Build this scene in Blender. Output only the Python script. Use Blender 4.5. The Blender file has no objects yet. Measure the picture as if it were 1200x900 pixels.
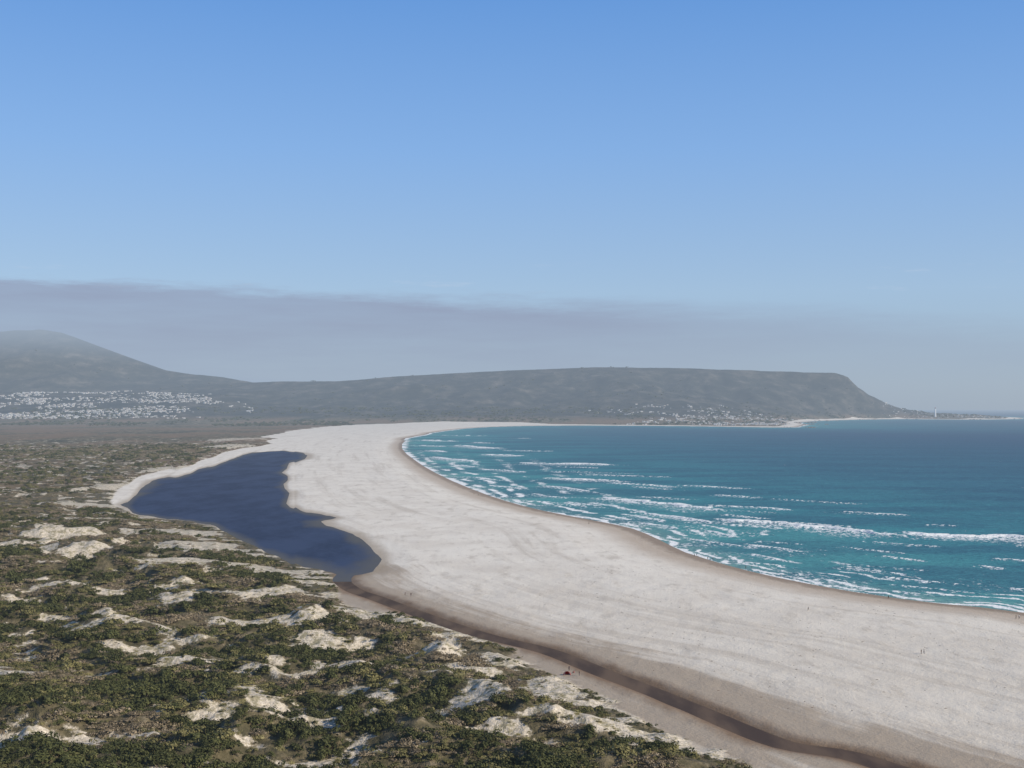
import bpy, math, random, time
import numpy as np
from mathutils import Vector, Matrix
random.seed(4); RNG=np.random.default_rng(11)
scene=bpy.context.scene
scene.view_settings.view_transform='Standard'
try: scene.view_settings.look='None'
except Exception: pass
scene.view_settings.exposure=0

# ------------------------------------------------------------------ noise
_P=np.random.default_rng(5).random((8,256,256)).astype(np.float32)
def vnoise(x,y,s=0):
    x=np.asarray(x,np.float64)+137.3*s; y=np.asarray(y,np.float64)-91.7*s
    xi=np.floor(x).astype(np.int64); yi=np.floor(y).astype(np.int64)
    fx=(x-xi).astype(np.float32); fy=(y-yi).astype(np.float32)
    fx=fx*fx*(3-2*fx); fy=fy*fy*(3-2*fy)
    T=_P[s%8]
    a=T[xi&255,yi&255]; b=T[(xi+1)&255,yi&255]; c=T[xi&255,(yi+1)&255]; d=T[(xi+1)&255,(yi+1)&255]
    return (a+(b-a)*fx+(c-a)*fy+(a-b-c+d)*fx*fy)*2-1
def fbm(x,y,s=0,o=4):
    v=0;a=1;t=0
    c,sn=math.cos(.6),math.sin(.6)
    for i in range(o):
        v=v+a*vnoise(x,y,s+i); t+=a; a*=.5
        x,y=(c*x-sn*y)*2.03,(sn*x+c*y)*2.03
    return v/t*1.4
def sstep(a,b,x):
    t=np.clip((x-a)/(b-a),0,1); return t*t*(3-2*t)
def segs(px,py,pts,closed=True):
    px=px.astype(np.float32);py=py.astype(np.float32)
    d2=np.full(px.shape,1e18,np.float32); ins=np.zeros(px.shape,bool)
    n=len(pts)
    for i in range(n if closed else n-1):
        ax,ay=pts[i];bx,by=pts[(i+1)%n]
        ex,ey=bx-ax,by-ay
        wx=px-ax;wy=py-ay
        t=np.clip((wx*ex+wy*ey)/(ex*ex+ey*ey+1e-9),0,1)
        q=(wx-ex*t)**2+(wy-ey*t)**2
        np.minimum(d2,q,out=d2)
        if closed and ay!=by:
            c=((ay>py)!=(by>py))&(px<(ex*(py-ay)/(ey)+ax))
            ins^=c
    d=np.sqrt(d2)
    return np.where(ins,d,-d) if closed else d
def crom(pts,n=2):
    out=[];P=[pts[0]]+list(pts)+[pts[-1]]
    for i in range(1,len(P)-2):
        p0,p1,p2,p3=[np.array(P[j],float) for j in (i-1,i,i+1,i+2)]
        for k in range(n):
            t=k/n
            q=.5*((2*p1)+(-p0+p2)*t+(2*p0-5*p1+4*p2-p3)*t*t+(-p0+3*p1-3*p2+p3)*t**3)
            out.append((float(q[0]),float(q[1])))
    out.append(tuple(pts[-1]));return out

# ------------------------------------------------------------------ map of the bay (metres; x east-west, y along the bay)
SHORE=[(520,-100),(430,200),(330,380),(265,500),(229,572),(200,600),(170,637),(140,699),(124,742),(108,808),(101,888),(91,971),(69,1038),(30,1134),
 (-8,1262),(-48,1452),(-108,1800),(-172,2250),(-249,2872),(-304,3649),(-300,4500),(-245,5400),(-113,6136),(176,6585),(527,6585),
 (857,6428),(1104,6136),(1320,6000),(1634,7105),(1773,7941),(2160,9000),(2733,10000),(3185,10385),(3533,10000),(4085,10385),
 (4470,11250),(4827,12270),(4700,14200),(3900,16500),(3000,20000)]
LAND=crom(SHORE,2)+[(3000,70000),(-70000,70000),(-70000,-500),(520,-500)]
VEG=[(330,-500),(240,60),(150,190),(100,262),(65,316),(55,332),(44,349),(35,373),(27,401),(14,433),(1.5,465),(-13,506),(-29,540),(-48,553),
 (-68,567),(-80,595),(-86,637),(-100,705),(-138,785),(-175,877),(-222,964),(-262,1023),(-319,1089),(-380,1205),(-430,1392),
 (-475,1646),(-508,2015),(-580,2600),(-590,3214),(-768,3970),(-867,5000),(-900,6136),(-805,6950),(-411,7350),(0,7250),(461,6850),
 (857,6620),(1104,6300),(1290,6200),(1560,7200),(1700,8050),(2090,9130),(2690,10130),(3180,10520),(3533,10130),(4030,10480),(4380,11300),
 (4700,12300),(4500,14000),(3000,20000),(3000,70000),(-70000,70000),(-70000,-500)]
LAGOON=[(-348,2250),(-372,2420),(-400,2560),(-468,2700),(-519,2596),(-500,2380),(-486,2177),(-456,1824),(-439,1588),(-382,1324),(-361,1184),(-322,1098),(-278,1038),
 (-235,978),(-192,888),(-157,818),(-131,758),(-106,711),(-91,680),(-80,708),(-82,763),(-96,833),(-117,918),(-140,970),(-150,1010),(-146,1047),
 (-178,1120),(-205,1205),(-214,1280),(-223,1350),(-246,1430),(-263,1517),(-268,1600),(-283,1687),(-312,1780),(-322,1901),(-345,2080)]
STREAM=crom([(-90,700),(-89,668),(-78,632),(-65,608),(-46,570),(-14,511),(13,475),(29,440),(46,404),(61,368),(73,343),(88,332),(103,310),(135,280),(185,240),(250,215)],4)
LVL=1.35
# open blow-outs of sand among the scrub: x,y,rx,ry,height
BLOW=[(-192,690,40,26,6),(-108,515,18,10,3),(-16,484,14,18,4),(-25,438,12,19,3),(-8,372,12,11,2),
 (12,398,10,26,2),(-146,487,13,7,2),(-129,572,32,14,4),(-102,600,15,36,4),(-140,700,22,30,3),(-70,470,15,9,2),
 (-42,522,18,17,4),(22,350,14,10,1),(-140,338,11,5,1),(-385,1150,34,45,3),(-452,1420,14,110,3),(-500,1900,16,180,3),
 (-640,2900,60,200,3),(-760,3500,80,250,4),(-240,900,44,30,3),(-70,555,13,20,3),(-318,1050,55,18,2),(-190,800,30,48,2),(-55,415,13,9,2),(-250,760,24,16,3),(-300,860,30,14,3)]
RX=[-9000,-2600,-1980,-1467,-1100,-587,0,733,1320,1833,2420,2750,2860,2970,3080,3227,3373,3667,4033,4500]
RZ=[200,300,318,318,355,384,413,439,436,421,399,392,370,282,201,135,84,35,25,12]
MX=[-16000,-9000,-6500,-5600,-4800,-4440,-4240,-4000,-3680,-3360,-3040,-2720,-2400,-2080,-1500,-900]
MZ=[300,500,650,760,811,827,803,715,595,459,411,379,323,315,230,0]
def terrain(X,Y):
    X=np.asarray(X,np.float64);Y=np.asarray(Y,np.float64)
    r=np.hypot(X,Y)
    sc=np.clip(r/700,.7,5)
    w1=fbm(X/(60*sc),Y/(60*sc),1,3)*4*sc; w2=fbm(X/(60*sc)+40,Y/(60*sc),2,3)*4*sc
    ssea=segs(X+w1*.6,Y+w2*.6,LAND)
    e1=fbm(X/(16*sc),Y/(16*sc),3,4)*6*sc; e2=fbm(X/(16*sc)+9,Y/(16*sc),4,4)*6*sc
    sveg=segs(X+e1,Y+e2,VEG)
    lw=np.where(X<-.17*Y,1.5,.9)
    slag=-segs(X+w1*1.4+e1*.75*lw,Y+w2*1.4+e2*.75*lw,LAGOON)
    dst=segs(X+w1*.25,Y+w2*.25,STREAM,False)
    nb=1-sstep(600,1000,r)
    zb=np.clip(ssea*.03,-6,1.9)+sstep(10,60,ssea)*(.25*fbm(X/40,Y/70,5,3)+.13*fbm(X/6,Y/9,2,3)*nb)
    # dunes
    a=sstep(0,38,sveg)
    near=1-.6*sstep(700,1800,r); near=near*(1-.5*sstep(2500,6000,r))
    rid=np.clip(1-np.abs(fbm(X/55,Y/40,6,3)),0,1); hm=fbm(X/26,Y/20,7,4)
    dune=a*near*(-.5+5.5*rid**2.2+3.8*hm)+sstep(0,10,sveg)*(1.3+.8*fbm(X/8,Y/8,1,3))*near
    bl=np.zeros(X.shape)
    for bx,by,rx,ry,h in BLOW:
        q=1-np.hypot((X-bx+e1*1.1)/rx,(Y-by+e2*1.1)/ry)
        bl=np.maximum(bl,q); dune=dune+a*h*.9*sstep(-.7,1,1-np.hypot((X-bx)/rx,(Y-by)/ry))
    sandn=fbm(X/15,Y/9,2,5)
    edge=1-sstep(6,50,sveg)
    ridgeband=np.exp(-((Y-(560-.9*(X+100)))/130)**2)*(r<900)
    expo=sstep(-.08,.28,bl*1.4+sandn*.55-.05)
    expo=np.maximum(expo,sstep(.40,.64,sandn*.85+.42*edge+.30*ridgeband-.08))
    expo=expo*(1-.6*sstep(2500,4500,r))
    dune=np.maximum(dune,.2*sstep(0,5,sveg))
    z=zb+dune
    z=np.where((ssea>75),np.maximum(z,1.3),z)
    z=np.where(slag<0, np.maximum(LVL+slag*.05,-1), np.minimum(z,LVL+slag*.035+np.maximum(slag-20,0)*.1))
    z=np.where(dst<16, np.minimum(z, LVL-.55+np.maximum(dst-1.6,0)*.17), z)
    # viewpoint hillside
    z=z+70*np.clip(1-r/235,0,1)**1.4*(1+.05*fbm(X/15,Y/15,3,3))
    # far hills
    inl=sstep(0,500,ssea)
    y0=np.interp(X,[1000,1800,2860],[7000,8000,9850])
    t=np.clip((Y-y0)/(11000-y0),0,1)
    p=.25*t+.75*t**1.6
    p=np.where(Y>11000,1-np.clip((Y-11000)/9000,0,1),p)
    gul=fbm(X/420,Y/900,3,5); gul2=1-np.abs(fbm(X/260,Y/700,6,4))
    h1=np.interp(X+60*gul,RX,RZ)*p*(1+.22*gul*(1-t**4)-.34*gul2*t*(1-t)*2)
    tm=np.clip((Y-8200)/3800,0,1); pm=tm**1.5
    pm=np.where(Y>12000,1-np.clip((Y-12000)/9000,0,1),pm)
    h2=np.interp(X,MX,MZ)*pm*(1+.30*fbm(X/450,Y/900,1,5)*(1-tm**3))
    h3=205*sstep(6900,9700,Y)*(1-sstep(-2100,-1250,X))*(1+.1*fbm(X/600,Y/600,2,3))
    low=sstep(0,500,ssea)*sstep(8500,9500,Y)*(22+16*fbm(X/160,Y/300,4,3))
    h=np.maximum(np.maximum(h1*inl,h2*inl),np.maximum(h3*inl,low))
    z=z+np.where(ssea>0,h,0)
    return dict(z=z,ssea=ssea,sveg=sveg,slag=slag,dst=dst,expo=expo,hill=h,r=r,ridge=ridgeband)

def polar(bear,rad):
    B,R=np.meshgrid(bear,rad)
    return (R*np.sin(B)).ravel(),(R*np.cos(B)).ravel()
def grid_mesh(name,X,Y,Z,nr,nc,attrs,keep=None):
    me=bpy.data.meshes.new(name); n=nr*nc
    me.vertices.add(n); co=np.empty((n,3),np.float32);co[:,0]=X;co[:,1]=Y;co[:,2]=Z
    me.vertices.foreach_set('co',co.ravel())
    i=np.arange((nr-1)*(nc-1)); rr=i//(nc-1);cc=i%(nc-1);a=rr*nc+cc
    q=np.stack([a,a+1,a+nc+1,a+nc],1).astype(np.int32)
    if keep is not None: q=q[keep[q].any(1)]
    me.loops.add(q.size); me.loops.foreach_set('vertex_index',q.ravel())
    me.polygons.add(len(q)); me.polygons.foreach_set('loop_start',np.arange(len(q),dtype=np.int32)*4)
    me.update(calc_edges=True)
    me.polygons.foreach_set('use_smooth',np.ones(len(q),bool))
    if me.polygons[len(q)//2].normal.z<0: me.flip_normals()
    for k,v in attrs.items():
        at=me.attributes.new(k,'FLOAT','POINT'); at.data.foreach_set('value',np.asarray(v,np.float32))
    ob=bpy.data.objects.new(name,me); scene.collection.objects.link(ob); return ob

# ------------------------------------------------------------------ node helpers
HAZE_COL=(.355,.435,.54); HAZE_LEN=17500.  # emission colour and falloff length of the haze painted into materials
class NT:
    def __init__(s,tree): s.t=tree; s.n=tree.nodes; s.l=tree.links
    def node(s,ty,**k):
        nd=s.n.new(ty)
        for a,b in k.items(): setattr(nd,a,b)
        return nd
    def put(s,sock,v):
        if isinstance(v,bpy.types.NodeSocket): s.l.new(v,sock)
        elif v is not None:
            if hasattr(sock.default_value,'__len__') and len(sock.default_value)==4 and len(v)==3: v=(*v,1)
            sock.default_value=v
    def m(s,op,a,b=None,c=None,clamp=False):
        nd=s.node('ShaderNodeMath',operation=op,use_clamp=clamp)
        s.put(nd.inputs[0],a)
        if b is not None: s.put(nd.inputs[1],b)
        if c is not None: s.put(nd.inputs[2],c)
        return nd.outputs[0]
    def mr(s,v,a,b,c=0.,d=1.,smooth=True):
        nd=s.node('ShaderNodeMapRange'); nd.interpolation_type='SMOOTHSTEP' if smooth else 'LINEAR'
        for i,x in enumerate((v,a,b,c,d)): s.put(nd.inputs[i],x)
        return nd.outputs[0]
    def mix(s,f,a,b,bt='MIX'):
        nd=s.node('ShaderNodeMix',data_type='RGBA',blend_type=bt)
        s.put(nd.inputs[0],f); s.put(nd.inputs[6],a); s.put(nd.inputs[7],b); return nd.outputs[2]
    def attr(s,nm): return s.node('ShaderNodeAttribute',attribute_name=nm).outputs['Fac']
    def noise(s,vec,scale,det=4,rough=.55,dist=0):
        nd=s.node('ShaderNodeTexNoise'); s.put(nd.inputs['Vector'],vec)
        nd.inputs['Scale'].default_value=scale; nd.inputs['Detail'].default_value=det
        nd.inputs['Roughness'].default_value=rough; nd.inputs['Distortion'].default_value=dist
        return nd.outputs['Fac']
    def mapping(s,vec,sc=(1,1,1),rot=(0,0,0)):
        nd=s.node('ShaderNodeMapping'); s.put(nd.inputs['Vector'],vec)
        nd.inputs['Scale'].default_value=sc; nd.inputs['Rotation'].default_value=rot; return nd.outputs[0]
    def ramp(s,f,stops):
        nd=s.node('ShaderNodeValToRGB'); cr=nd.color_ramp
        while len(cr.elements)<len(stops): cr.elements.new(.5)
        for e,(p,c) in zip(cr.elements,stops): e.position=p; e.color=(*c,1)
        s.put(nd.inputs[0],f); return nd.outputs[0]
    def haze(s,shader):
        # distance haze painted as emission, growing from the world origin; height adds painted summit cloud
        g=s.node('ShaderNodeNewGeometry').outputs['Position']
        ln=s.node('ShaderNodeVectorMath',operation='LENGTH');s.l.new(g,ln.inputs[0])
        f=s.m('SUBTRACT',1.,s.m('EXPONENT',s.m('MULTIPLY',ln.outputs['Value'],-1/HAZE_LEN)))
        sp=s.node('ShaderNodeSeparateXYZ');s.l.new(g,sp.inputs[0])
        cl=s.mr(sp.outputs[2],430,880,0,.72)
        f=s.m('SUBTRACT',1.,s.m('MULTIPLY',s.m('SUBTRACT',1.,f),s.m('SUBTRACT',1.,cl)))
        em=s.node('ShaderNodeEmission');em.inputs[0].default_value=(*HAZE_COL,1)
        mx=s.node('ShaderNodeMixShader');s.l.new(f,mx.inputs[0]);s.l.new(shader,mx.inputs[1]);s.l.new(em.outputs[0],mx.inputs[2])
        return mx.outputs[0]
def newmat(name,haze=True):
    m=bpy.data.materials.new(name); m.use_nodes=True; m.node_tree.nodes.clear()
    N=NT(m.node_tree); N.out=N.node('ShaderNodeOutputMaterial'); N.b=N.node('ShaderNodeBsdfPrincipled')
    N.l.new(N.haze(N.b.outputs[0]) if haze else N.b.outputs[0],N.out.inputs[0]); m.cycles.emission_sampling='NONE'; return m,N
def watermat(name):
    m=bpy.data.materials.new(name); m.use_nodes=True; m.node_tree.nodes.clear()
    N=NT(m.node_tree); N.out=N.node('ShaderNodeOutputMaterial')
    N.d=N.node('ShaderNodeBsdfDiffuse');N.g=N.node('ShaderNodeBsdfGlossy');N.mx=N.node('ShaderNodeMixShader')
    N.l.new(N.d.outputs[0],N.mx.inputs[1]);N.l.new(N.g.outputs[0],N.mx.inputs[2])
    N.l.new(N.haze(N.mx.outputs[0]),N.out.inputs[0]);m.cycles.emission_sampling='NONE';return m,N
def simple(name,col,rough=.8,var=.15,scale=.5,spec=.3,haze=False):
    m,N=newmat(name,haze); g=N.node('ShaderNodeNewGeometry')
    n=N.noise(g.outputs['Position'],scale,3)
    N.put(N.b.inputs['Base Color'],N.mix(n,tuple(c*(1-var) for c in col),tuple(min(1,c*(1+var)) for c in col)))
    N.b.inputs['Roughness'].default_value=rough; N.b.inputs['Specular IOR Level'].default_value=spec
    return m

# ------------------------------------------------------------------ ground sheet
rad=np.concatenate([np.geomspace(2,230,50)[:-1],np.geomspace(230,1000,400)[:-1],np.geomspace(1000,4000,190)[:-1],np.geomspace(4000,14000,180)[:-1],np.geomspace(14000,65000,40)])
bear=np.radians(np.linspace(-36,36,860))
X,Y=polar(bear,rad)
G=terrain(X,Y)
ground=grid_mesh('ground',X,Y,np.nan_to_num(G['z']),len(rad),len(bear),dict(ssea=G['ssea']/100,sveg=G['sveg']/100,slag=G['slag']/100,dst=G['dst']/100,expo=G['expo'],hill=G['hill']/400,far=G['r']/10000))
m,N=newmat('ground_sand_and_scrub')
pos=N.node('ShaderNodeNewGeometry').outputs['Position']
ssea,sveg,slag,dst,expo,hill,far=[N.attr(k) for k in('ssea','sveg','slag','dst','expo','hill','far')]
# sand
cs=N.node('ShaderNodeCombineXYZ');N.put(cs.inputs[0],ssea);N.put(cs.inputs[1],far)
strk=N.noise(N.mapping(cs.outputs[0],(7,28,1)),1,5,.65)      # bands that run along the beach
n_med=N.noise(N.mapping(pos,(.12,.04,.1),(0,0,.25)),1,5,.65)
n_fin=N.noise(pos,.9,4,.7)
v1=N.noise(pos,.022,5,.6)
sand=N.mix(N.mr(v1,.35,.7),(.76,.70,.60),(.67,.605,.51))
sand=N.mix(N.mr(far,.085,.03,0,.45),sand,(.54,.475,.385))
sand=N.mix(N.mr(strk,.50,.70,0,.5),sand,(.46,.395,.315))
sand=N.mix(N.mr(n_med,.50,.72,0,.5),sand,(.42,.36,.285))
sand=N.mix(N.mr(n_fin,.54,.72,0,.38),sand,(.34,.285,.22))
# damp flats beside the stream
dn=N.m('ADD',dst,N.m('MULTIPLY',N.m('SUBTRACT',strk,.5),1.1))
dn=N.m('ADD',dn,N.m('MULTIPLY',N.m('SUBTRACT',n_med,.5),.35))
damp=N.m('MULTIPLY',N.mr(dn,.46,.20),N.mr(far,.12,.07))
sand=N.mix(N.m('MULTIPLY',damp,.8),sand,(.31,.24,.17))
# wet swash zone
sn=N.m('ADD',ssea,N.m('MULTIPLY',N.m('SUBTRACT',n_med,.5),.18))
sand=N.mix(N.mr(sn,.42,.14,0,.7),sand,(.38,.285,.20))
sand=N.mix(N.mr(sn,.14,.05,0,.8),sand,(.23,.17,.12))
wl=N.mr(N.m('ADD',slag,N.m('MULTIPLY',N.m('SUBTRACT',n_med,.5),.1)),.12,.0,0,.75)
sand=N.mix(wl,sand,(.33,.26,.18))
st=N.mr(N.m('ADD',dst,N.m('MULTIPLY',N.m('SUBTRACT',n_med,.5),.12)),.13,.04,0,.92)
sand=N.mix(st,sand,(.17,.105,.058))
wr=N.m('MULTIPLY',N.mr(N.noise(N.mapping(pos,(.25,.10,.2),(0,0,.4)),1,6,.8),.60,.68),N.mr(far,.14,.05))
sand=N.mix(N.m('MULTIPLY',wr,.55),sand,(.22,.17,.12))
# scrub soil
v2=N.noise(pos,.22,5,.65); v3=N.noise(N.mapping(pos,(.0030,.0012,.003)),1,4,.6)
veg=N.ramp(v2,[(.3,(.045,.042,.021)),(.47,(.095,.080,.043)),(.6,(.155,.126,.074)),(.75,(.26,.21,.14))])
v4=N.noise(N.mapping(pos,(.05,.02,.05)),1,6,.72)
farveg=N.ramp(v4,[(.32,(.042,.042,.018)),(.46,(.095,.080,.040)),(.57,(.155,.122,.070)),(.67,(.31,.26,.18))])
farveg=N.mix(N.mr(v3,.44,.56,0,.85),farveg,(.180,.118,.066))
farveg=N.mix(N.mr(v3,.42,.34,0,.75),farveg,(.044,.044,.020))
veg=N.mix(N.mr(far,.09,.2),veg,farveg)
hn=N.noise(N.mapping(pos,(.007,.0035,.012)),1,7,.66)
hv=N.ramp(hn,[(.36,(.018,.021,.017)),(.48,(.035,.036,.027)),(.56,(.060,.055,.042)),(.68,(.12,.105,.083))])
veg=N.mix(N.mr(hill,.03,.12),veg,hv)
dsand=N.mix(N.mr(n_fin,.3,.7),(.68,.60,.485),(.44,.375,.285))
ebr=N.noise(pos,.30,6,.8)
gr=N.mr(ebr,.53,.42)
dsand=N.mix(N.m('MULTIPLY',gr,.75),dsand,(.20,.175,.088))
sve=N.m('ADD',sveg,N.m('MULTIPLY',N.m('SUBTRACT',v2,.5),.12))
land=N.mix(N.mr(N.m('ADD',expo,N.m('MULTIPLY',N.m('SUBTRACT',ebr,.5),1.7)),.42,.74),veg,dsand)
col=N.mix(N.mr(sve,-.01,.035),sand,land)
N.put(N.b.inputs['Base Color'],col)
N.b.inputs['Roughness'].default_value=.9; N.b.inputs['Specular IOR Level'].default_value=.15
bh=N.m('ADD',N.m('MULTIPLY',n_fin,.34),N.m('MULTIPLY',v2,N.mr(sve,0,.1,.35,2.2)))
bp=N.node('ShaderNodeBump'); bp.inputs['Strength'].default_value=.8; bp.inputs['Distance'].default_value=1
N.put(bp.inputs['Height'],bh); N.l.new(bp.outputs[0],N.b.inputs['Normal'])
ground.data.materials.append(m)

# ------------------------------------------------------------------ sea
srad=np.concatenate([np.geomspace(250,480,40)[:-1],np.geomspace(480,3800,820)[:-1],np.geomspace(3800,14000,110)[:-1],np.geomspace(14000,65000,40)])
sb=np.radians(np.linspace(-9,36,640))
SX,SY=polar(sb,srad)
SR=np.hypot(SX,SY)
ssc=np.clip(SR/700,.7,5)
off=-segs(SX+fbm(SX/(60*ssc),SY/(60*ssc),1,3)*2.4*ssc,SY,LAND)
wa=fbm(SX/70,SY/45,2,3); wb=fbm(SX/9,SY/9,4,4); wc=fbm(SX/22,SY/16,6,4)
BREAK=[(280,955,390,886,36,1.0),(166,1060,296,900,22,.95),(98,1332,222,1122,38,.85),(40,1668,160,1566,24,.9),(-14,2125,190,2065,40,.9),
 (-60,2510,40,2405,38,.9),(-140,3150,10,2800,50,.9),(-126,2378,-40,2130,36,.9),(-105,3385,-20,3300,40,.8),(160,860,190,804,6,.9),(228,794,252,756,5,.9),
 (270,748,286,723,5,.9),(144,960,164,898,8,.9),(252,652,272,634,5,.9),(105,1130,178,995,13,.9),(84,1332,134,1200,12,.9),(30,1520,100,1366,13,.9),
 (212,1358,258,1290,10,.85),(-243,3660,-136,3455,50,.9),(-35,1910,26,1790,15,.85),(-90,2050,-40,1960,16,.9),(-180,2750,-110,2640,34,.9),(-250,4300,-60,4150,60,.8),
 (320,1010,350,982,8,.7),(52,1256,88,1184,9,.9),(105,1020,130,956,8,.9),(148,805,170,762,5,.9),(202,695,225,665,4,.9),(280,1140,345,1080,11,.75),(-26,1512,24,1424,11,.85),
 (118,905,162,826,7,.8),(92,1105,128,1025,8,.85),(183,742,228,692,5,.8),(-60,1700,-5,1595,12,.8),(-150,2400,-90,2250,24,.9),(-230,3150,-150,2980,34,.8),(10,1380,65,1284,10,.8),
 (90,1760,230,1680,15,.75),(180,1520,290,1440,12,.75),(-20,2750,110,2675,28,.75),(-60,3900,80,3800,40,.7),(180,1210,262,1132,10,.8),(236,886,290,832,7,.75),
 (200,1000,262,925,9,.8),(330,860,372,820,8,.75),(250,1290,350,1210,11,.7),(130,1500,200,1420,11,.75),(60,2000,150,1930,16,.7),(210,850,250,800,6,.75),(290,780,318,750,6,.8)]
SHY=sorted((p[1],p[0]) for p in SHORE if p[1]<4500 and p[1]>300)
for i in range(26):
    y=random.uniform(620,1900)
    sx=float(np.interp(y,[q[0] for q in SHY],[q[1] for q in SHY]))
    k=y/1200; xx=sx+random.uniform(30,200)*k**.8; Lh=random.uniform(18,46)*k
    BREAK.append((xx-Lh,y+Lh*1.0,xx+Lh,y-Lh*1.0,random.uniform(5,10)*k,random.uniform(.6,.9)))
foam=np.zeros(SX.shape); lift=np.zeros(SX.shape)
for ax,ay,bx,by,w,s in BREAK:
    ex,ey=bx-ax,by-ay;L=math.hypot(ex,ey)
    sel=np.nonzero((SX>min(ax,bx)-5*w-30)&(SX<max(ax,bx)+5*w+30)&(SY>min(ay,by)-5*w-30)&(SY<max(ay,by)+5*w+30))[0]
    x,y=SX[sel],SY[sel]
    wob=wa[sel]*w*.8+wc[sel]*w*.4+wb[sel]*w*.15
    t=((x-ax)*ex+(y-ay)*ey)/L/L
    nx,ny=ey/L,-ex/L
    if ny<0: nx,ny=-nx,-ny
    d=(x-ax)*nx+(y-ay)*ny+wob*.6+(4*(t-.5)**2)*w*.35
    tap=sstep(-.08,.22,t+wc[sel]*.12)*sstep(1.08,.75,t+wc[sel]*.12)
    crest=sstep(w*.10,-.02*w,d)*sstep(-w*.5,-w*.12,d)
    wake=.62*sstep(0,-w*.3,d)*sstep(-w*3.2,-w*.5,d)
    foam[sel]=np.maximum(foam[sel],np.maximum(crest,wake)*tap*s)
    lift[sel]=np.maximum(lift[sel],np.exp(-((d+w*.05)/(w*.12+1.2))**2)*tap*s*min(1.8,.5+w*.06))
oo=off+wa*7+wb*2.0+wc*3
dsc=np.clip(SR/800,.8,4)
fr=1-.5*sstep(1500,3000,SR)
for c,w,s in((0,4.0,1.0),(9,3.0,.95),(20,3.4,.9),(34,3.8,.8),(52,4.5,.72),(74,5,.62)):
    br=sstep(-.35,.35,fbm(SX/40+c,SY/40,5,3)+(.6 if c==0 else .05))
    foam=np.maximum(foam,np.exp(-((oo-c*dsc)/(w*dsc))**2)*s*br*(fr if c else 1))
foam=np.maximum(foam,.52*fr*sstep(90*dsc,5,oo)*sstep(-.4,.4,wc))
foam=np.maximum(foam,.36*fr*sstep(260*dsc,60,oo)*sstep(.05,.6,fbm(SX/50,SY/30,1,4)))
sw=np.sin((off+wa*14)/13.)*.35*sstep(10,80,off)*(1-sstep(1200,2500,SR))
SZ=np.where(off>0,(lift+sw)*sstep(0,12,off),np.maximum(off*.06,-4)*sstep(0,-12,off))*(SR<5000)
sea=grid_mesh('sea',SX,SY,SZ,len(srad),len(sb),dict(off=off/1000,foam=foam,far=SR/10000),keep=off>-40*ssc)
m,N=watermat('sea_water')
pos=N.node('ShaderNodeNewGeometry').outputs['Position']
offa,fo,far=N.attr('off'),N.attr('foam'),N.attr('far')
base=N.ramp(N.m('MULTIPLY',offa,.6,clamp=True),[(0,(.18,.33,.29)),(.02,(.072,.29,.285)),(.12,(.034,.205,.235)),(.35,(.026,.130,.185)),(1,(.023,.076,.145))])
pt=N.noise(N.mapping(pos,(.004,.009,.01),(0,0,-.35)),1,5,.6)
base=N.mix(N.mr(pt,.40,.60,.6,0),base,(.016,.080,.135))
pt2=N.noise(N.mapping(pos,(.05,.10,.05),(0,0,-.5)),1,4,.65)
base=N.mix(N.m('MULTIPLY',N.mr(pt2,.48,.70,0,.5),N.mr(offa,1.6,.2,.2,1)),base,(.06,.26,.285))
pt3=N.noise(N.mapping(pos,(.15,.30,.05),(0,0,-.5)),1,4,.7)
base=N.mix(N.mr(pt3,.5,.35,0,.45),base,(.012,.085,.12))
fn=N.noise(N.mapping(pos,(.35,.13,.3),(0,0,-.5)),1,7,.78)
fm=N.mr(N.m('ADD',fo,N.m('MULTIPLY',N.m('SUBTRACT',fn,.5),2.2)),.46,.74)
fm=N.m('MULTIPLY',fm,N.mr(fo,.05,.30))
cap=N.m('MULTIPLY',N.mr(N.noise(N.mapping(pos,(.10,.025,.1),(0,0,-.9)),1,5,.82),.66,.72,0,.6),N.mr(offa,.02,.1))
fm=N.m('MAXIMUM',fm,cap)
N.put(N.d.inputs['Color'],N.mix(fm,base,(.80,.81,.79)))
N.g.inputs['Roughness'].default_value=.3;N.put(N.mx.inputs[0],N.mr(fm,0,1,.12,0))
bp=N.node('ShaderNodeBump'); bp.inputs['Strength'].default_value=.9; bp.inputs['Distance'].default_value=1
wv=N.noise(N.mapping(pos,(.12,.25,.2),(0,0,-.5)),1,4,.6)
N.put(bp.inputs['Height'],N.m('MULTIPLY',wv,2.4))
N.l.new(bp.outputs[0],N.d.inputs['Normal']);N.l.new(bp.outputs[0],N.g.inputs['Normal'])
sea.data.materials.append(m)

# ------------------------------------------------------------------ lagoon and stream water
m,N=watermat('lagoon_water'); pos=N.node('ShaderNodeNewGeometry').outputs['Position']
n=N.noise(N.mapping(pos,(.03,.010,.02),(0,0,.6)),1,5,.6)
rp=N.noise(N.mapping(pos,(.25,.6,.2),(0,0,.3)),1,4,.65)
lc=N.mix(N.mr(n,.35,.65),(.016,.026,.062),(.031,.047,.098))
lc=N.mix(N.mr(rp,.4,.7,0,.5),lc,(.046,.064,.12))
shal=N.attr('depth')
lc=N.mix(N.mr(N.m('ADD',shal,N.m('MULTIPLY',N.m('SUBTRACT',n,.5),.9)),.5,-.05,0,.75),lc,(.115,.105,.085))
N.put(N.d.inputs['Color'],lc);N.g.inputs['Roughness'].default_value=.25;N.mx.inputs[0].default_value=.055
bp=N.node('ShaderNodeBump'); bp.inputs['Strength'].default_value=.7
N.put(bp.inputs['Height'],rp); N.l.new(bp.outputs[0],N.g.inputs['Normal'])
rows=[]
for y in np.geomspace(655,2790,110):
    gx=np.linspace(-640,-20,400)
    d=segs(gx,np.full(400,y),LAGOON)
    on=gx[d>-(12+y*.014)]
    if len(on): rows.append((y,on.min(),on.max()))
V=[];F=[];nc=60
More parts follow.
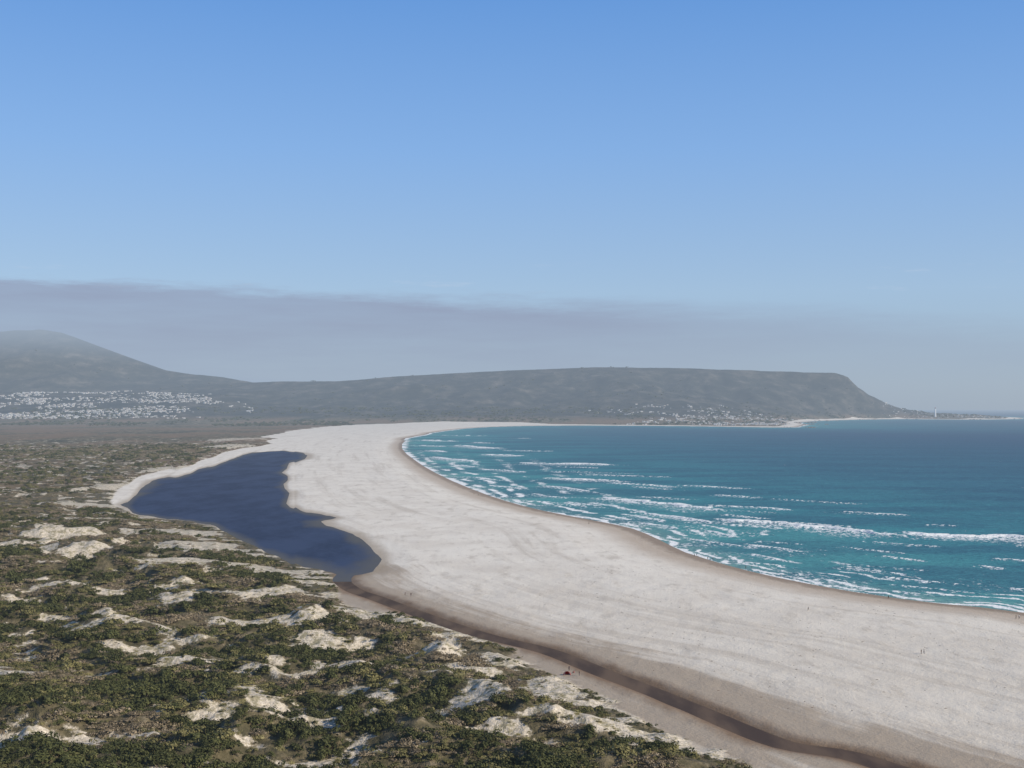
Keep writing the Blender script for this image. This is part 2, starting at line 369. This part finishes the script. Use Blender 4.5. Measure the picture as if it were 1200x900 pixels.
for y,a,b in rows:
    for j in range(nc): V.append((a+(b-a)*j/(nc-1),y,LVL))
for i in range(len(rows)-1):
    for j in range(nc-1):
        q=i*nc+j;F.append((q,q+1,q+nc+1,q+nc))
me=bpy.data.meshes.new('lagoon');me.from_pydata(V,[],F);me.materials.append(m);me.update()
if me.polygons[0].normal.z<0: me.flip_normals()
va=np.array(V);tl=terrain(va[:,0],va[:,1])
dep=np.clip(-tl['slag'],0,200)/(14+.012*va[:,1])*sstep(640,860,va[:,1])
at=me.attributes.new('depth','FLOAT','POINT');at.data.foreach_set('value',dep.astype(np.float32))
scene.collection.objects.link(bpy.data.objects.new('lagoon',me))
m2,N=watermat('stream_water'); pos=N.node('ShaderNodeNewGeometry').outputs['Position']
n=N.noise(N.mapping(pos,(.10,.03,.1)),1,4,.5)
N.put(N.d.inputs['Color'],N.mix(N.mr(n,.35,.65),(.065,.038,.020),(.13,.082,.046)))
N.g.inputs['Roughness'].default_value=.25;N.mx.inputs[0].default_value=.05
vs=[];fs=[]
for i,(x,y) in enumerate(STREAM):
    a=STREAM[max(0,i-1)];b=STREAM[min(len(STREAM)-1,i+1)]
    L=math.hypot(b[0]-a[0],b[1]-a[1]);nx,ny=-(b[1]-a[1])/L,(b[0]-a[0])/L
    w=6.5
    vs+=[(x+nx*w,y+ny*w,LVL-.06),(x-nx*w,y-ny*w,LVL-.06)]
    if i: fs.append((2*i-2,2*i-1,2*i+1,2*i))
me=bpy.data.meshes.new('stream');me.from_pydata(vs,[],fs);me.update()
if me.polygons[0].normal.z<0: me.flip_normals()
me.materials.append(m2);ob=bpy.data.objects.new('stream',me);scene.collection.objects.link(ob)

# ------------------------------------------------------------------ scrub prototypes
def leafmat(name,c0,c1,c2):
    m,N=newmat(name); oi=N.node('ShaderNodeObjectInfo').outputs['Random']
    tc=N.node('ShaderNodeTexCoord').outputs['Object']
    nn=N.noise(tc,2.6,2,.6)
    a=N.mix(N.mr(oi,0,1,0,1,False),c0,c1)
    N.put(N.b.inputs['Base Color'],N.mix(N.mr(nn,.42,.72),a,c2))
    N.b.inputs['Roughness'].default_value=.8; N.b.inputs['Specular IOR Level'].default_value=.15
    return m
M_dark=leafmat('scrub_dark_green',(.031,.036,.013),(.076,.081,.027),(.115,.115,.043))
M_olive=leafmat('scrub_olive',(.092,.086,.033),(.160,.142,.056),(.22,.195,.085))
M_dry=leafmat('scrub_dry',(.12,.093,.056),(.22,.172,.11),(.31,.25,.17))
M_pale=leafmat('dune_grass_blades',(.16,.145,.055),(.26,.225,.10),(.35,.305,.16))
M_twig=simple('scrub_twigs',(.10,.08,.055))
coll=bpy.data.collections.new('scrub_plants')
def bush(name,seed,mat,n=420,leaf=.15,flat=.62,lob=7,spread=.55):
    R=np.random.default_rng(seed)
    cs=[(0,0,.25,.7)]+[(*(R.normal(0,1,2)*spread*.75),R.uniform(.1,.5)*flat*1.3,R.uniform(.3,.55)) for _ in range(lob)]
    V=[];F=[];MI=[]
    for i in range(n):
        cx,cy,cz,cr=cs[R.integers(len(cs))]
        d=R.normal(0,1,3);d/=np.linalg.norm(d);d[2]=abs(d[2])*.9+.05*d[2]
        rr=cr*R.uniform(.6,1.05)
        c=np.array([cx,cy,cz*flat])+d*rr*np.array([1,1,flat])
        u=np.cross(d+R.normal(0,.35,3),R.normal(0,1,3));u/=np.linalg.norm(u)+1e-6
        v=np.cross(u,d+R.normal(0,.3,3));v/=np.linalg.norm(v)+1e-6
        s=leaf*R.uniform(.6,1.3);k=len(V)
        V+=[tuple(c-u*s*.5),tuple(c+v*s*.35-u*s*.05),tuple(c+u*s*.55),tuple(c-v*s*.35+u*s*.1)];F.append((k,k+1,k+2,k+3));MI.append(0)
    for i in range(8):
        cx,cy,cz,cr=cs[R.integers(len(cs))];k=len(V)
        a=np.array([cx*.2,cy*.2,-.15]);b=np.array([cx,cy,cz*flat+cr*.5*flat]);o=np.array([.025,.01,0])
        V+=[tuple(a-o),tuple(a+o),tuple(b+o*.3),tuple(b-o*.3)];F.append((k,k+1,k+2,k+3));MI.append(1)
    me=bpy.data.meshes.new(name);me.from_pydata(V,[],F);me.materials.append(mat);me.materials.append(M_twig)
    me.polygons.foreach_set('material_index',MI);me.update()
    ob=bpy.data.objects.new(name,me);coll.objects.link(ob);return ob
bush('bush_a',1,M_dark,300,.20,.85);bush('bush_b',2,M_dark,320,.19,.95,9,.6);bush('bush_c',3,M_olive,290,.20,.75,8,.65);bush('bush_d',4,M_olive,270,.19,.65,6)
bush('bush_e',5,M_dry,280,.17,.65,8,.6);bush('bush_f',6,M_dry,270,.17,.55,9,.75)
R=np.random.default_rng(9);V=[];F=[]
for i in range(110):
    p=R.normal(0,.42,2);d=R.normal(0,.35,2);h=R.uniform(.25,.6);k=len(V);w=.06
    V+=[(p[0]-w,p[1],-.05),(p[0]+w,p[1],-.05),(p[0]+d[0]+w*.4,p[1]+d[1],h),(p[0]+d[0]-w*.4,p[1]+d[1],h)];F.append((k,k+1,k+2,k+3))
me=bpy.data.meshes.new('grass_tussock_g');me.from_pydata(V,[],F);me.materials.append(M_pale);me.update()
coll.objects.link(bpy.data.objects.new('grass_tussock_g',me))

ng=bpy.data.node_groups.new('scatter_plants','GeometryNodeTree')
ng.interface.new_socket('Geometry',in_out='INPUT',socket_type='NodeSocketGeometry')
ng.interface.new_socket('Geometry',in_out='OUTPUT',socket_type='NodeSocketGeometry')
gi=ng.nodes.new('NodeGroupInput');go=ng.nodes.new('NodeGroupOutput')
iop=ng.nodes.new('GeometryNodeInstanceOnPoints');ci=ng.nodes.new('GeometryNodeCollectionInfo')
ci.inputs['Collection'].default_value=coll;ci.inputs['Separate Children'].default_value=True;ci.inputs['Reset Children'].default_value=True
def na(nm,ty):
    n=ng.nodes.new('GeometryNodeInputNamedAttribute');n.data_type=ty;n.inputs['Name'].default_value=nm;return n.outputs['Attribute']
ng.links.new(gi.outputs[0],iop.inputs['Points']);ng.links.new(ci.outputs[0],iop.inputs['Instance'])
iop.inputs['Pick Instance'].default_value=True
ng.links.new(na('pick','INT'),iop.inputs['Instance Index']);ng.links.new(na('rot','FLOAT_VECTOR'),iop.inputs['Rotation'])
ng.links.new(na('scl','FLOAT_VECTOR'),iop.inputs['Scale']);ng.links.new(iop.outputs[0],go.inputs[0])
def scatter(name,x,y,z,scl,pick):
    n=len(x);me=bpy.data.meshes.new(name);me.vertices.add(n)
    me.vertices.foreach_set('co',np.stack([x,y,z],1).astype(np.float32).ravel())
    a=me.attributes.new('pick','INT','POINT');a.data.foreach_set('value',pick.astype(np.int32))
    rot=np.zeros((n,3),np.float32);rot[:,2]=RNG.random(n)*6.28;rot[:,:2]=RNG.normal(0,.1,(n,2))
    a=me.attributes.new('rot','FLOAT_VECTOR','POINT');a.data.foreach_set('vector',rot.ravel())
    a=me.attributes.new('scl','FLOAT_VECTOR','POINT');a.data.foreach_set('vector',scl.astype(np.float32).ravel())
    ob=bpy.data.objects.new(name,me);scene.collection.objects.link(ob)
    md=ob.modifiers.new('scatter','NODES');md.node_group=ng;return ob
XX=[];YY=[];SS=[];GR=[]
def ring(r0,r1,b0,b1,n,s0,s1,grass=False):
    b=RNG.uniform(math.radians(b0),math.radians(b1),n);r=np.sqrt(RNG.uniform(r0*r0,r1*r1,n))
    XX.append(r*np.sin(b));YY.append(r*np.cos(b));SS.append(RNG.uniform(s0,s1,n)*RNG.uniform(.7,1,n));GR.append(np.full(n,grass))
ring(250,480,-27,14,11000,1.0,2.6);ring(250,480,-27,14,3700,2.6,4.6);ring(480,800,-27,2,16000,1.3,3.0);ring(480,800,-27,2,3800,3,5.2)
ring(800,1500,-27,-8,17000,1.6,4.4);ring(1500,3200,-27,-8,16000,2.5,7)
ring(280,700,-27,14,13000,.9,1.8,True)
x=np.concatenate(XX);y=np.concatenate(YY);s=np.concatenate(SS);g=np.concatenate(GR)
t=terrain(x,y)
dens=fbm(x/14,y/11,3,3)
keep=(t['sveg']>1.5)&(t['slag']>6)&(t['dst']>6)
kb=(t['expo']+dens*.6+RNG.normal(0,.22,len(x))<.48)&(dens>-.70)
kg=(t['expo']>.15)&(fbm(x/10,y/10,5,3)>-.1)
keep&=np.where(g,kg,kb)
keep&=~((t['r']>1200)&(fbm(x/240,y/420,1,3)>.0)&(RNG.random(len(x))<.8))
x,y,s,g=[v[keep] for v in(x,y,s,g)];t={k:v[keep] for k,v in t.items()}
sp=fbm(x/28,y/22,6,3)+RNG.normal(0,.30,len(x))+.20*sstep(500,900,t['r'])
pick=np.where(sp<-.10,RNG.integers(0,2,len(x)),np.where(sp<.24,RNG.integers(2,4,len(x)),RNG.integers(4,6,len(x))))
pick=np.where(g,6,pick)
edge=np.clip(t['sveg']/25,.45,1)*np.where(t['expo']>.5,.55,1)
scl=np.stack([s*edge,s*edge*RNG.uniform(.8,1.2,len(x)),s*edge*RNG.uniform(.7,1.05,len(x))],1)
scatter('coastal_scrub',x,y,t['z'],scl,pick)
n=9000
b=RNG.uniform(-.42,.42,n);yy=RNG.uniform(6300,11500,n);xx=b*yy
t=terrain(xx,yy);cl=fbm(xx/300,yy/300,2,3)
k=(t['sveg']>20)&(cl>0.0)&((t['hill']<90)|(RNG.random(n)<.12))
xx,yy=xx[k],yy[k];s=RNG.uniform(5,12,len(xx))
scatter('distant_trees',xx,yy,t['z'][k],np.stack([s*1.5,s*1.5,s*1.1],1),RNG.integers(0,2,len(xx)))

# ------------------------------------------------------------------ towns
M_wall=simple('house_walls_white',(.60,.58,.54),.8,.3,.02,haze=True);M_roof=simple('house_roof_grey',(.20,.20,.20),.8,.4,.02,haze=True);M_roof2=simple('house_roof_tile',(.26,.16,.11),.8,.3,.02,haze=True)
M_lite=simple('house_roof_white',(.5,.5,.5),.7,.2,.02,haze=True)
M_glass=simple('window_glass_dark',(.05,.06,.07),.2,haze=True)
def town(name,x,y,z,S):
    V=[];F=[];MI=[]
    for px,py,pz,s in zip(x,y,z,S):
        a=random.choice([0,.3,1.2,1.6,-.2]);ca,sa=math.cos(a),math.sin(a)
        w=s*random.uniform(.8,1.4);d=s*.7;h=s*random.uniform(.35,.7);rh=s*.22;k=len(V)
        for lx,ly,lz in((-w,-d,-4),(w,-d,-4),(w,d,-4),(-w,d,-4),(-w,-d,h),(w,-d,h),(w,d,h),(-w,d,h),(-w,0,h+rh),(w,0,h+rh)):
            V.append((px+lx*ca-ly*sa,py+lx*sa+ly*ca,pz+lz))
        F+=[(k,k+1,k+5,k+4),(k+2,k+3,k+7,k+6),(k+1,k+2,k+6,k+9,k+5),(k+3,k,k+4,k+8,k+7)];MI+=[0]*4
        F+=[(k+4,k+5,k+9,k+8),(k+6,k+7,k+8,k+9)];MI+=[random.choice([1,1,2,2,3])]*2
        for lx in(-w*.55,0,w*.55):
            j=len(V);ww=w*.13;z0=h*(.0 if lx==0 else .3);z1=h*.7
            for qx,qz in((lx-ww,z0),(lx+ww,z0),(lx+ww,z1),(lx-ww,z1)):
                V.append((px+qx*ca-(-d-.05)*sa,py+qx*sa+(-d-.05)*ca,pz+qz))
            F.append((j,j+1,j+2,j+3));MI.append(4)
    me=bpy.data.meshes.new(name);me.from_pydata(V,[],F)
    for mm in(M_wall,M_roof,M_roof2,M_lite,M_glass):me.materials.append(mm)
    me.polygons.foreach_set('material_index',MI);me.update()
    ob=bpy.data.objects.new(name,me);scene.collection.objects.link(ob)
n=5600
yy=RNG.uniform(7500,9500,n);xx=yy*RNG.uniform(-.47,-.20,n);t=terrain(xx,yy)
c=fbm(xx/260,yy/200,4,3)+ (xx<-2200)*.15-.5*(xx/yy>-.235)+RNG.normal(0,.2,n)
k=c>.30
town('hillside_town_houses',xx[k],yy[k],t['z'][k],RNG.uniform(4,8.5,k.sum()))
n=2400
yy=RNG.uniform(6500,8800,n);xx=yy*RNG.uniform(.04,.26,n);t=terrain(xx,yy)
c=fbm(xx/200,yy/200,5,3)+.8*(xx/yy-.13)/.1-.3+RNG.normal(0,.25,n)
k=(c>-.05)&(t['sveg']>15)&(t['hill']<150)
town('seaside_village_houses',xx[k],yy[k],t['z'][k],RNG.uniform(4,8,k.sum()))
n=160
yy=RNG.uniform(10300,11000,n);xx=yy*RNG.uniform(.29,.39,n);t=terrain(xx,yy);k=(t['sveg']>20)
town('headland_point_houses',xx[k],yy[k],t['z'][k],RNG.uniform(4,7,k.sum()))

# ------------------------------------------------------------------ lighthouse
def lathe(name,prof,mat,par,n=24):
    V=[];F=[]
    for r,z in prof:
        for i in range(n):
            a=2*math.pi*i/n;V.append((r*math.cos(a),r*math.sin(a),z))
    for j in range(len(prof)-1):
        for i in range(n):
            F.append((j*n+i,j*n+(i+1)%n,(j+1)*n+(i+1)%n,(j+1)*n+i))
    F.append(tuple(range((len(prof)-1)*n,len(prof)*n)))
    me=bpy.data.meshes.new(name);me.from_pydata(V,[],F);me.materials.append(mat);me.update()
    ob=bpy.data.objects.new(name,me);scene.collection.objects.link(ob);ob.parent=par;return ob
lx,ly=3472.,10500.
lz=float(terrain(np.array([lx]),np.array([ly]))['z'][0])
lh=bpy.data.objects.new('lighthouse',None);scene.collection.objects.link(lh);lh.location=(lx,ly,lz)
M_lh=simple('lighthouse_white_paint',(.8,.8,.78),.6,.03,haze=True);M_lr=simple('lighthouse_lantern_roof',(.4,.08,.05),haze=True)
lathe('tower',[(8,-3),(7.4,5),(5.2,60),(4.8,66)],M_lh,lh)
lathe('gallery',[(4.9,66.01),(7.4,66.5),(7.4,67.4),(4,67.4)],M_lh,lh)
lathe('lantern',[(3.6,67.5),(3.6,73)],M_glass,lh)
lathe('lantern_roof',[(4.3,73.01),(3.6,75.5),(1,78),(.2,80)],M_lr,lh)

# ------------------------------------------------------------------ rocks off the far point
V=[];F=[]
for i in range(90):
    q=random.choice([(1340,5990),(1640,7080),(1790,7930),(2180,8960),(2740,9960),(3540,9960),(4100,10350),(3200,10350)])
    px,py=q[0]+random.gauss(25,45),q[1]+random.gauss(-20,60);s=random.uniform(3,11);k=len(V);nn=7
    for j in range(nn):
        a=j/nn*6.28;V.append((px+math.cos(a)*s*random.uniform(.8,1.5),py+math.sin(a)*s*random.uniform(.7,1.2),-1))
    for j in range(nn):
        a=j/nn*6.28;V.append((px+math.cos(a)*s*random.uniform(.3,.8),py+math.sin(a)*s*random.uniform(.3,.7),s*random.uniform(.2,.5)))
    for j in range(nn):F.append((k+j,k+(j+1)%nn,k+nn+(j+1)%nn,k+nn+j))
    F.append(tuple(range(k+nn,k+2*nn)))
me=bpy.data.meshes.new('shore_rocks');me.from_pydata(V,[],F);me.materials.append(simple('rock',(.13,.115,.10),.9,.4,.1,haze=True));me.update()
scene.collection.objects.link(bpy.data.objects.new('shore_rocks',me))

# ------------------------------------------------------------------ small kelp clumps on the near sand
V=[];F=[]
kx=RNG.uniform(20,250,700);ky=RNG.uniform(320,720,700);t=terrain(kx,ky)
k=(t['sveg']<-8)&(t['ssea']>14)&(t['dst']>10)&(fbm(kx/40,ky/40,3,3)>.05)
for px,py,pz in zip(kx[k],ky[k],t['z'][k]):
    L=random.choice([.25,.3,.4,.7]);a=random.uniform(-.5,.6);c=len(V);nn=8
    for j in range(nn):
        b=j/nn*6.28;ux,uy=math.cos(b)*L*random.uniform(.6,1.3),math.sin(b)*.22*random.uniform(.6,1.3)
        V.append((px+ux*math.cos(a)-uy*math.sin(a),py+ux*math.sin(a)+uy*math.cos(a),pz-.03))
    V.append((px,py,pz+.14))
    for j in range(nn):F.append((c+j,c+(j+1)%nn,c+nn))
me=bpy.data.meshes.new('kelp_debris');me.from_pydata(V,[],F);me.materials.append(simple('kelp',(.12,.09,.065),.7));me.update()
scene.collection.objects.link(bpy.data.objects.new('kelp_debris',me))

# ------------------------------------------------------------------ people
def person(loc,rz,pose,top,pants,sc=1.0):
    st={'stand':(0,0),'walk':(.28,-.24),'sit':None}[pose]
    V=[];E=[];Rr=[]
    def v(p,r,par=None):
        V.append(p);Rr.append(r)
        if par is not None:E.append((par,len(V)-1))
        return len(V)-1
    if pose!='sit':
        a,b=st
        pel=v((0,0,.93),(.155,.11));wa=v((0,0,1.10),(.13,.095),pel);ch=v((0,.01,1.32),(.17,.11),wa);nk0=v((0,.01,1.47),(.075,.07),ch)
        nk=v((0,.015,1.54),(.055,.055),nk0);h1=v((0,.03,1.64),(.085,.095),nk);h2=v((0,.03,1.74),(.065,.075),h1)
        for sx,o in((-1,a),(1,b)):
            hp=v((sx*.095,0,.88),(.095,.095),pel);kn=v((sx*.10,o*.55+.02,.49),(.062,.062),hp);an=v((sx*.10,o-.03*(o<0),.09),(.042,.042),kn)
            v((sx*.11,o+.15,.035),(.04,.03),an)
            sh=v((sx*.19,0,1.41),(.062,.06),ch);el=v((sx*.25,-o*.35-.02,1.13),(.042,.042),sh);wr=v((sx*.25,-o*.7+.08,.89),(.028,.028),el)
            hd=v((sx*.25,-o*.75+.11,.80),(.035,.02),wr)
            for q in range(3): v((sx*(.235+.015*q),-o*.78+.12+.01*q,.72+.01*q),(.010,.010),hd)
            v((sx*.215,-o*.75+.15,.79),(.011,.011),hd)
    else:
        pel=v((0,0,.12),(.16,.13));wa=v((0,-.04,.30),(.13,.10),pel);ch=v((0,.0,.52),(.17,.11),wa);nk0=v((0,.02,.66),(.075,.07),ch)
        nk=v((0,.04,.73),(.055,.055),nk0);h1=v((0,.06,.83),(.085,.095),nk);h2=v((0,.06,.93),(.065,.075),h1)
        for sx in(-1,1):
            hp=v((sx*.11,.06,.12),(.09,.09),pel);kn=v((sx*.14,.40,.47),(.062,.062),hp);an=v((sx*.13,.62,.09),(.042,.042),kn);v((sx*.13,.76,.035),(.04,.03),an)
            sh=v((sx*.19,0,.61),(.062,.06),ch);el=v((sx*.25,.18,.42),(.042,.042),sh);wr=v((sx*.13,.38,.50),(.028,.028),el);v((sx*.06,.44,.51),(.032,.02),wr)
    me=bpy.data.meshes.new('person');me.from_pydata(V,E,[]);ob=bpy.data.objects.new('tmp',me);scene.collection.objects.link(ob)
    ob.modifiers.new('s','SKIN').use_smooth_shade=True
    for i,r in enumerate(Rr):me.skin_vertices[0].data[i].radius=r
    me.skin_vertices[0].data[0].use_root=True
    ob.modifiers.new('u','SUBSURF').levels=1
    dg=bpy.context.evaluated_depsgraph_get();m2=bpy.data.meshes.new_from_object(ob.evaluated_get(dg));bpy.data.objects.remove(ob)
    m2.materials.clear()
    for mm in(M_skin,top,pants,M_hair):m2.materials.append(mm)
    seat=pose=='sit'
    for p in m2.polygons:
        c=p.center;q=0
        if seat:
            if c.z>.87 or(c.z>.79 and c.y<.03):q=3
            elif c.z>.70:q=0
            elif c.y<.10 and c.z>.2 or(abs(c.x)>.17 and c.z>.4 and c.y<.15):q=1
            elif c.z>.14 :q=2
        else:
            if c.z>1.70 or(c.z>1.58 and c.y<0):q=3
            elif c.z>1.50:q=0
            elif c.z>.98 :q=1 if not(abs(c.x)>.21 and c.z<1.2) else 0
            elif abs(c.x)>.19 and c.z>.68:q=0
            elif c.z>.12:q=2
        p.material_index=q
    o=bpy.data.objects.new('person',m2);scene.collection.objects.link(o);o.location=loc;o.rotation_euler[2]=rz;o.scale=(sc,)*3
M_skin=simple('skin',(.42,.26,.18),.6,.05);M_hair=simple('hair',(.04,.03,.02),.7)
C=[simple('cloth_navy',(.03,.04,.08)),simple('cloth_black',(.025,.025,.028)),simple('cloth_red',(.5,.05,.04)),simple('cloth_grey',(.15,.15,.16)),simple('cloth_white',(.7,.7,.68))]
PP=[(149,466,'stand',1,1),(150.2,466.6,'walk',3,0),(217,551,'walk',1,3),(218.5,551.5,'stand',4,0),(112,786,'walk',1,1),(114,790,'walk',0,1),(118,772,'stand',1,0),(121,771,'walk',3,1),
 (133,728,'walk',1,1),(137,731,'walk',0,3),(145,690,'stand',1,1),(-51,611,'walk',1,1),(-48,608,'walk',1,0),(21,433,'sit',2,1),(19.5,437,'stand',0,1),(22.5,428,'stand',1,3),
 (-35,1330,'walk',1,1),(-40,1345,'walk',1,1),(60,1000,'walk',1,1),(180,612,'walk',1,1),(131,566,'walk',3,1)]
px=np.array([p[0] for p in PP],float);py=np.array([p[1] for p in PP],float);pz=terrain(px,py)['z']
for p,z in zip(PP,pz): person((p[0],p[1],z),random.uniform(0,6.28),p[2],C[p[3]],C[p[4]],random.uniform(1.0,1.08))
V=[];F=[]
nu,nv=14,7
for j in range(nv+1):
    for i in range(nu+1):
        a=math.pi*(i/nu)*1.35-.55; e=j/nv*math.pi/2
        V.append((1.3*math.cos(a)*math.cos(e),1.0*math.sin(a)*math.cos(e),1.25*math.sin(e)))
for j in range(nv):
    for i in range(nu):
        a=j*(nu+1)+i;F.append((a,a+1,a+nu+2,a+nu+1))
me=bpy.data.meshes.new('beach_shelter');me.from_pydata(V,[],F);me.materials.append(simple('shelter_red_nylon',(.30,.05,.045),.5));me.materials.append(C[4])
for p in me.polygons:p.material_index=1 if (p.index%14)in(4,9) else 0
me.update();ob=bpy.data.objects.new('beach_shelter',me);scene.collection.objects.link(ob)
ob.location=(18.5,430,float(terrain(np.array([18.5]),np.array([430.]))['z'][0]));ob.modifiers.new('t','SOLIDIFY').thickness=.03

# ------------------------------------------------------------------ sun and sky
EL=math.radians(29); AZ=math.radians(114)
sd=Vector((math.sin(AZ)*math.cos(EL),math.cos(AZ)*math.cos(EL),math.sin(EL)))
L=bpy.data.lights.new('sun','SUN');L.energy=5.0;L.angle=math.radians(.53);L.color=(1,.91,.77)
so=bpy.data.objects.new('sun',L);scene.collection.objects.link(so);so.rotation_euler=sd.to_track_quat('Z','Y').to_euler();so.location=(0,-50,300)
w=bpy.data.worlds.new('World');scene.world=w;w.use_nodes=True;w.node_tree.nodes.clear();N=NT(w.node_tree)
sky=N.node('ShaderNodeTexSky',sky_type='NISHITA');sky.sun_disc=False;sky.sun_elevation=EL;sky.sun_rotation=AZ
sky.altitude=90;sky.air_density=1;sky.dust_density=.4;sky.ozone_density=1.5
tc=N.node('ShaderNodeTexCoord').outputs['Generated']
sep=N.node('ShaderNodeSeparateXYZ');N.put(sep.inputs[0],tc);dx,dy,dz=sep.outputs
hor=N.m('SQRT',N.m('ADD',N.m('MULTIPLY',dx,dx),N.m('MULTIPLY',dy,dy)))
el=N.m('DIVIDE',dz,N.m('MAXIMUM',hor,.001));az=N.m('ARCTAN2',dx,dy)
cn=N.node('ShaderNodeCombineXYZ');N.put(cn.inputs[0],az);N.put(cn.inputs[1],el)
n1=N.noise(N.mapping(cn.outputs[0],(9,70,1)),1,7,.68);n2=N.noise(N.mapping(cn.outputs[0],(2.5,22,1)),1,5,.6)
top=N.m('ADD',N.mr(az,-.4,.2,.0965,.084,False),N.mr(az,.15,.6,0,-.035))
top=N.m('ADD',top,N.m('MULTIPLY',N.m('SUBTRACT',n1,.5),.032))
bank=N.mr(N.m('SUBTRACT',top,el),-.003,N.mr(az,-.3,.3,.009,.024))
opa=N.mr(az,-.1,.42,.92,.42)
opa=N.m('MULTIPLY',opa,N.mr(n2,.3,.7,.66,1.1))
bank=N.m('MULTIPLY',bank,opa,clamp=True)
grad=N.ramp(N.m('MULTIPLY',el,1.,clamp=True),[(0,(3.3,4.3,5.6)),(.09,(3.6,5.3,7.7)),(.2,(2.4,4.6,8.6)),(.33,(1.25,3.4,8.0)),(.8,(.8,1.7,3.9))])
skyc=N.mix(.75,sky.outputs[0],grad)
bankc=N.mix(N.mr(el,.01,.09),(3.5,4.3,5.45),(2.95,3.5,4.85))
fin=N.mix(bank,skyc,bankc)
wisp=N.m('MULTIPLY',N.mr(n1,.58,.74),N.m('MULTIPLY',N.mr(el,.080,.092),N.mr(el,.118,.098)))
fin=N.mix(N.m('MULTIPLY',wisp,.45),fin,(5.2,6.2,7.7))
bg=N.node('ShaderNodeBackground');bg.inputs[1].default_value=.1;N.put(bg.inputs[0],fin)
wo=N.node('ShaderNodeOutputWorld');N.l.new(bg.outputs[0],wo.inputs[0])

# ------------------------------------------------------------------ camera
cam=bpy.data.cameras.new('camera');cam.lens=45;cam.sensor_width=36;cam.shift_y=28/1200;cam.clip_start=.5;cam.clip_end=120000
co=bpy.data.objects.new('camera',cam);scene.collection.objects.link(co);co.location=(0,0,91.5);co.rotation_euler=(math.radians(90),0,0);scene.camera=co
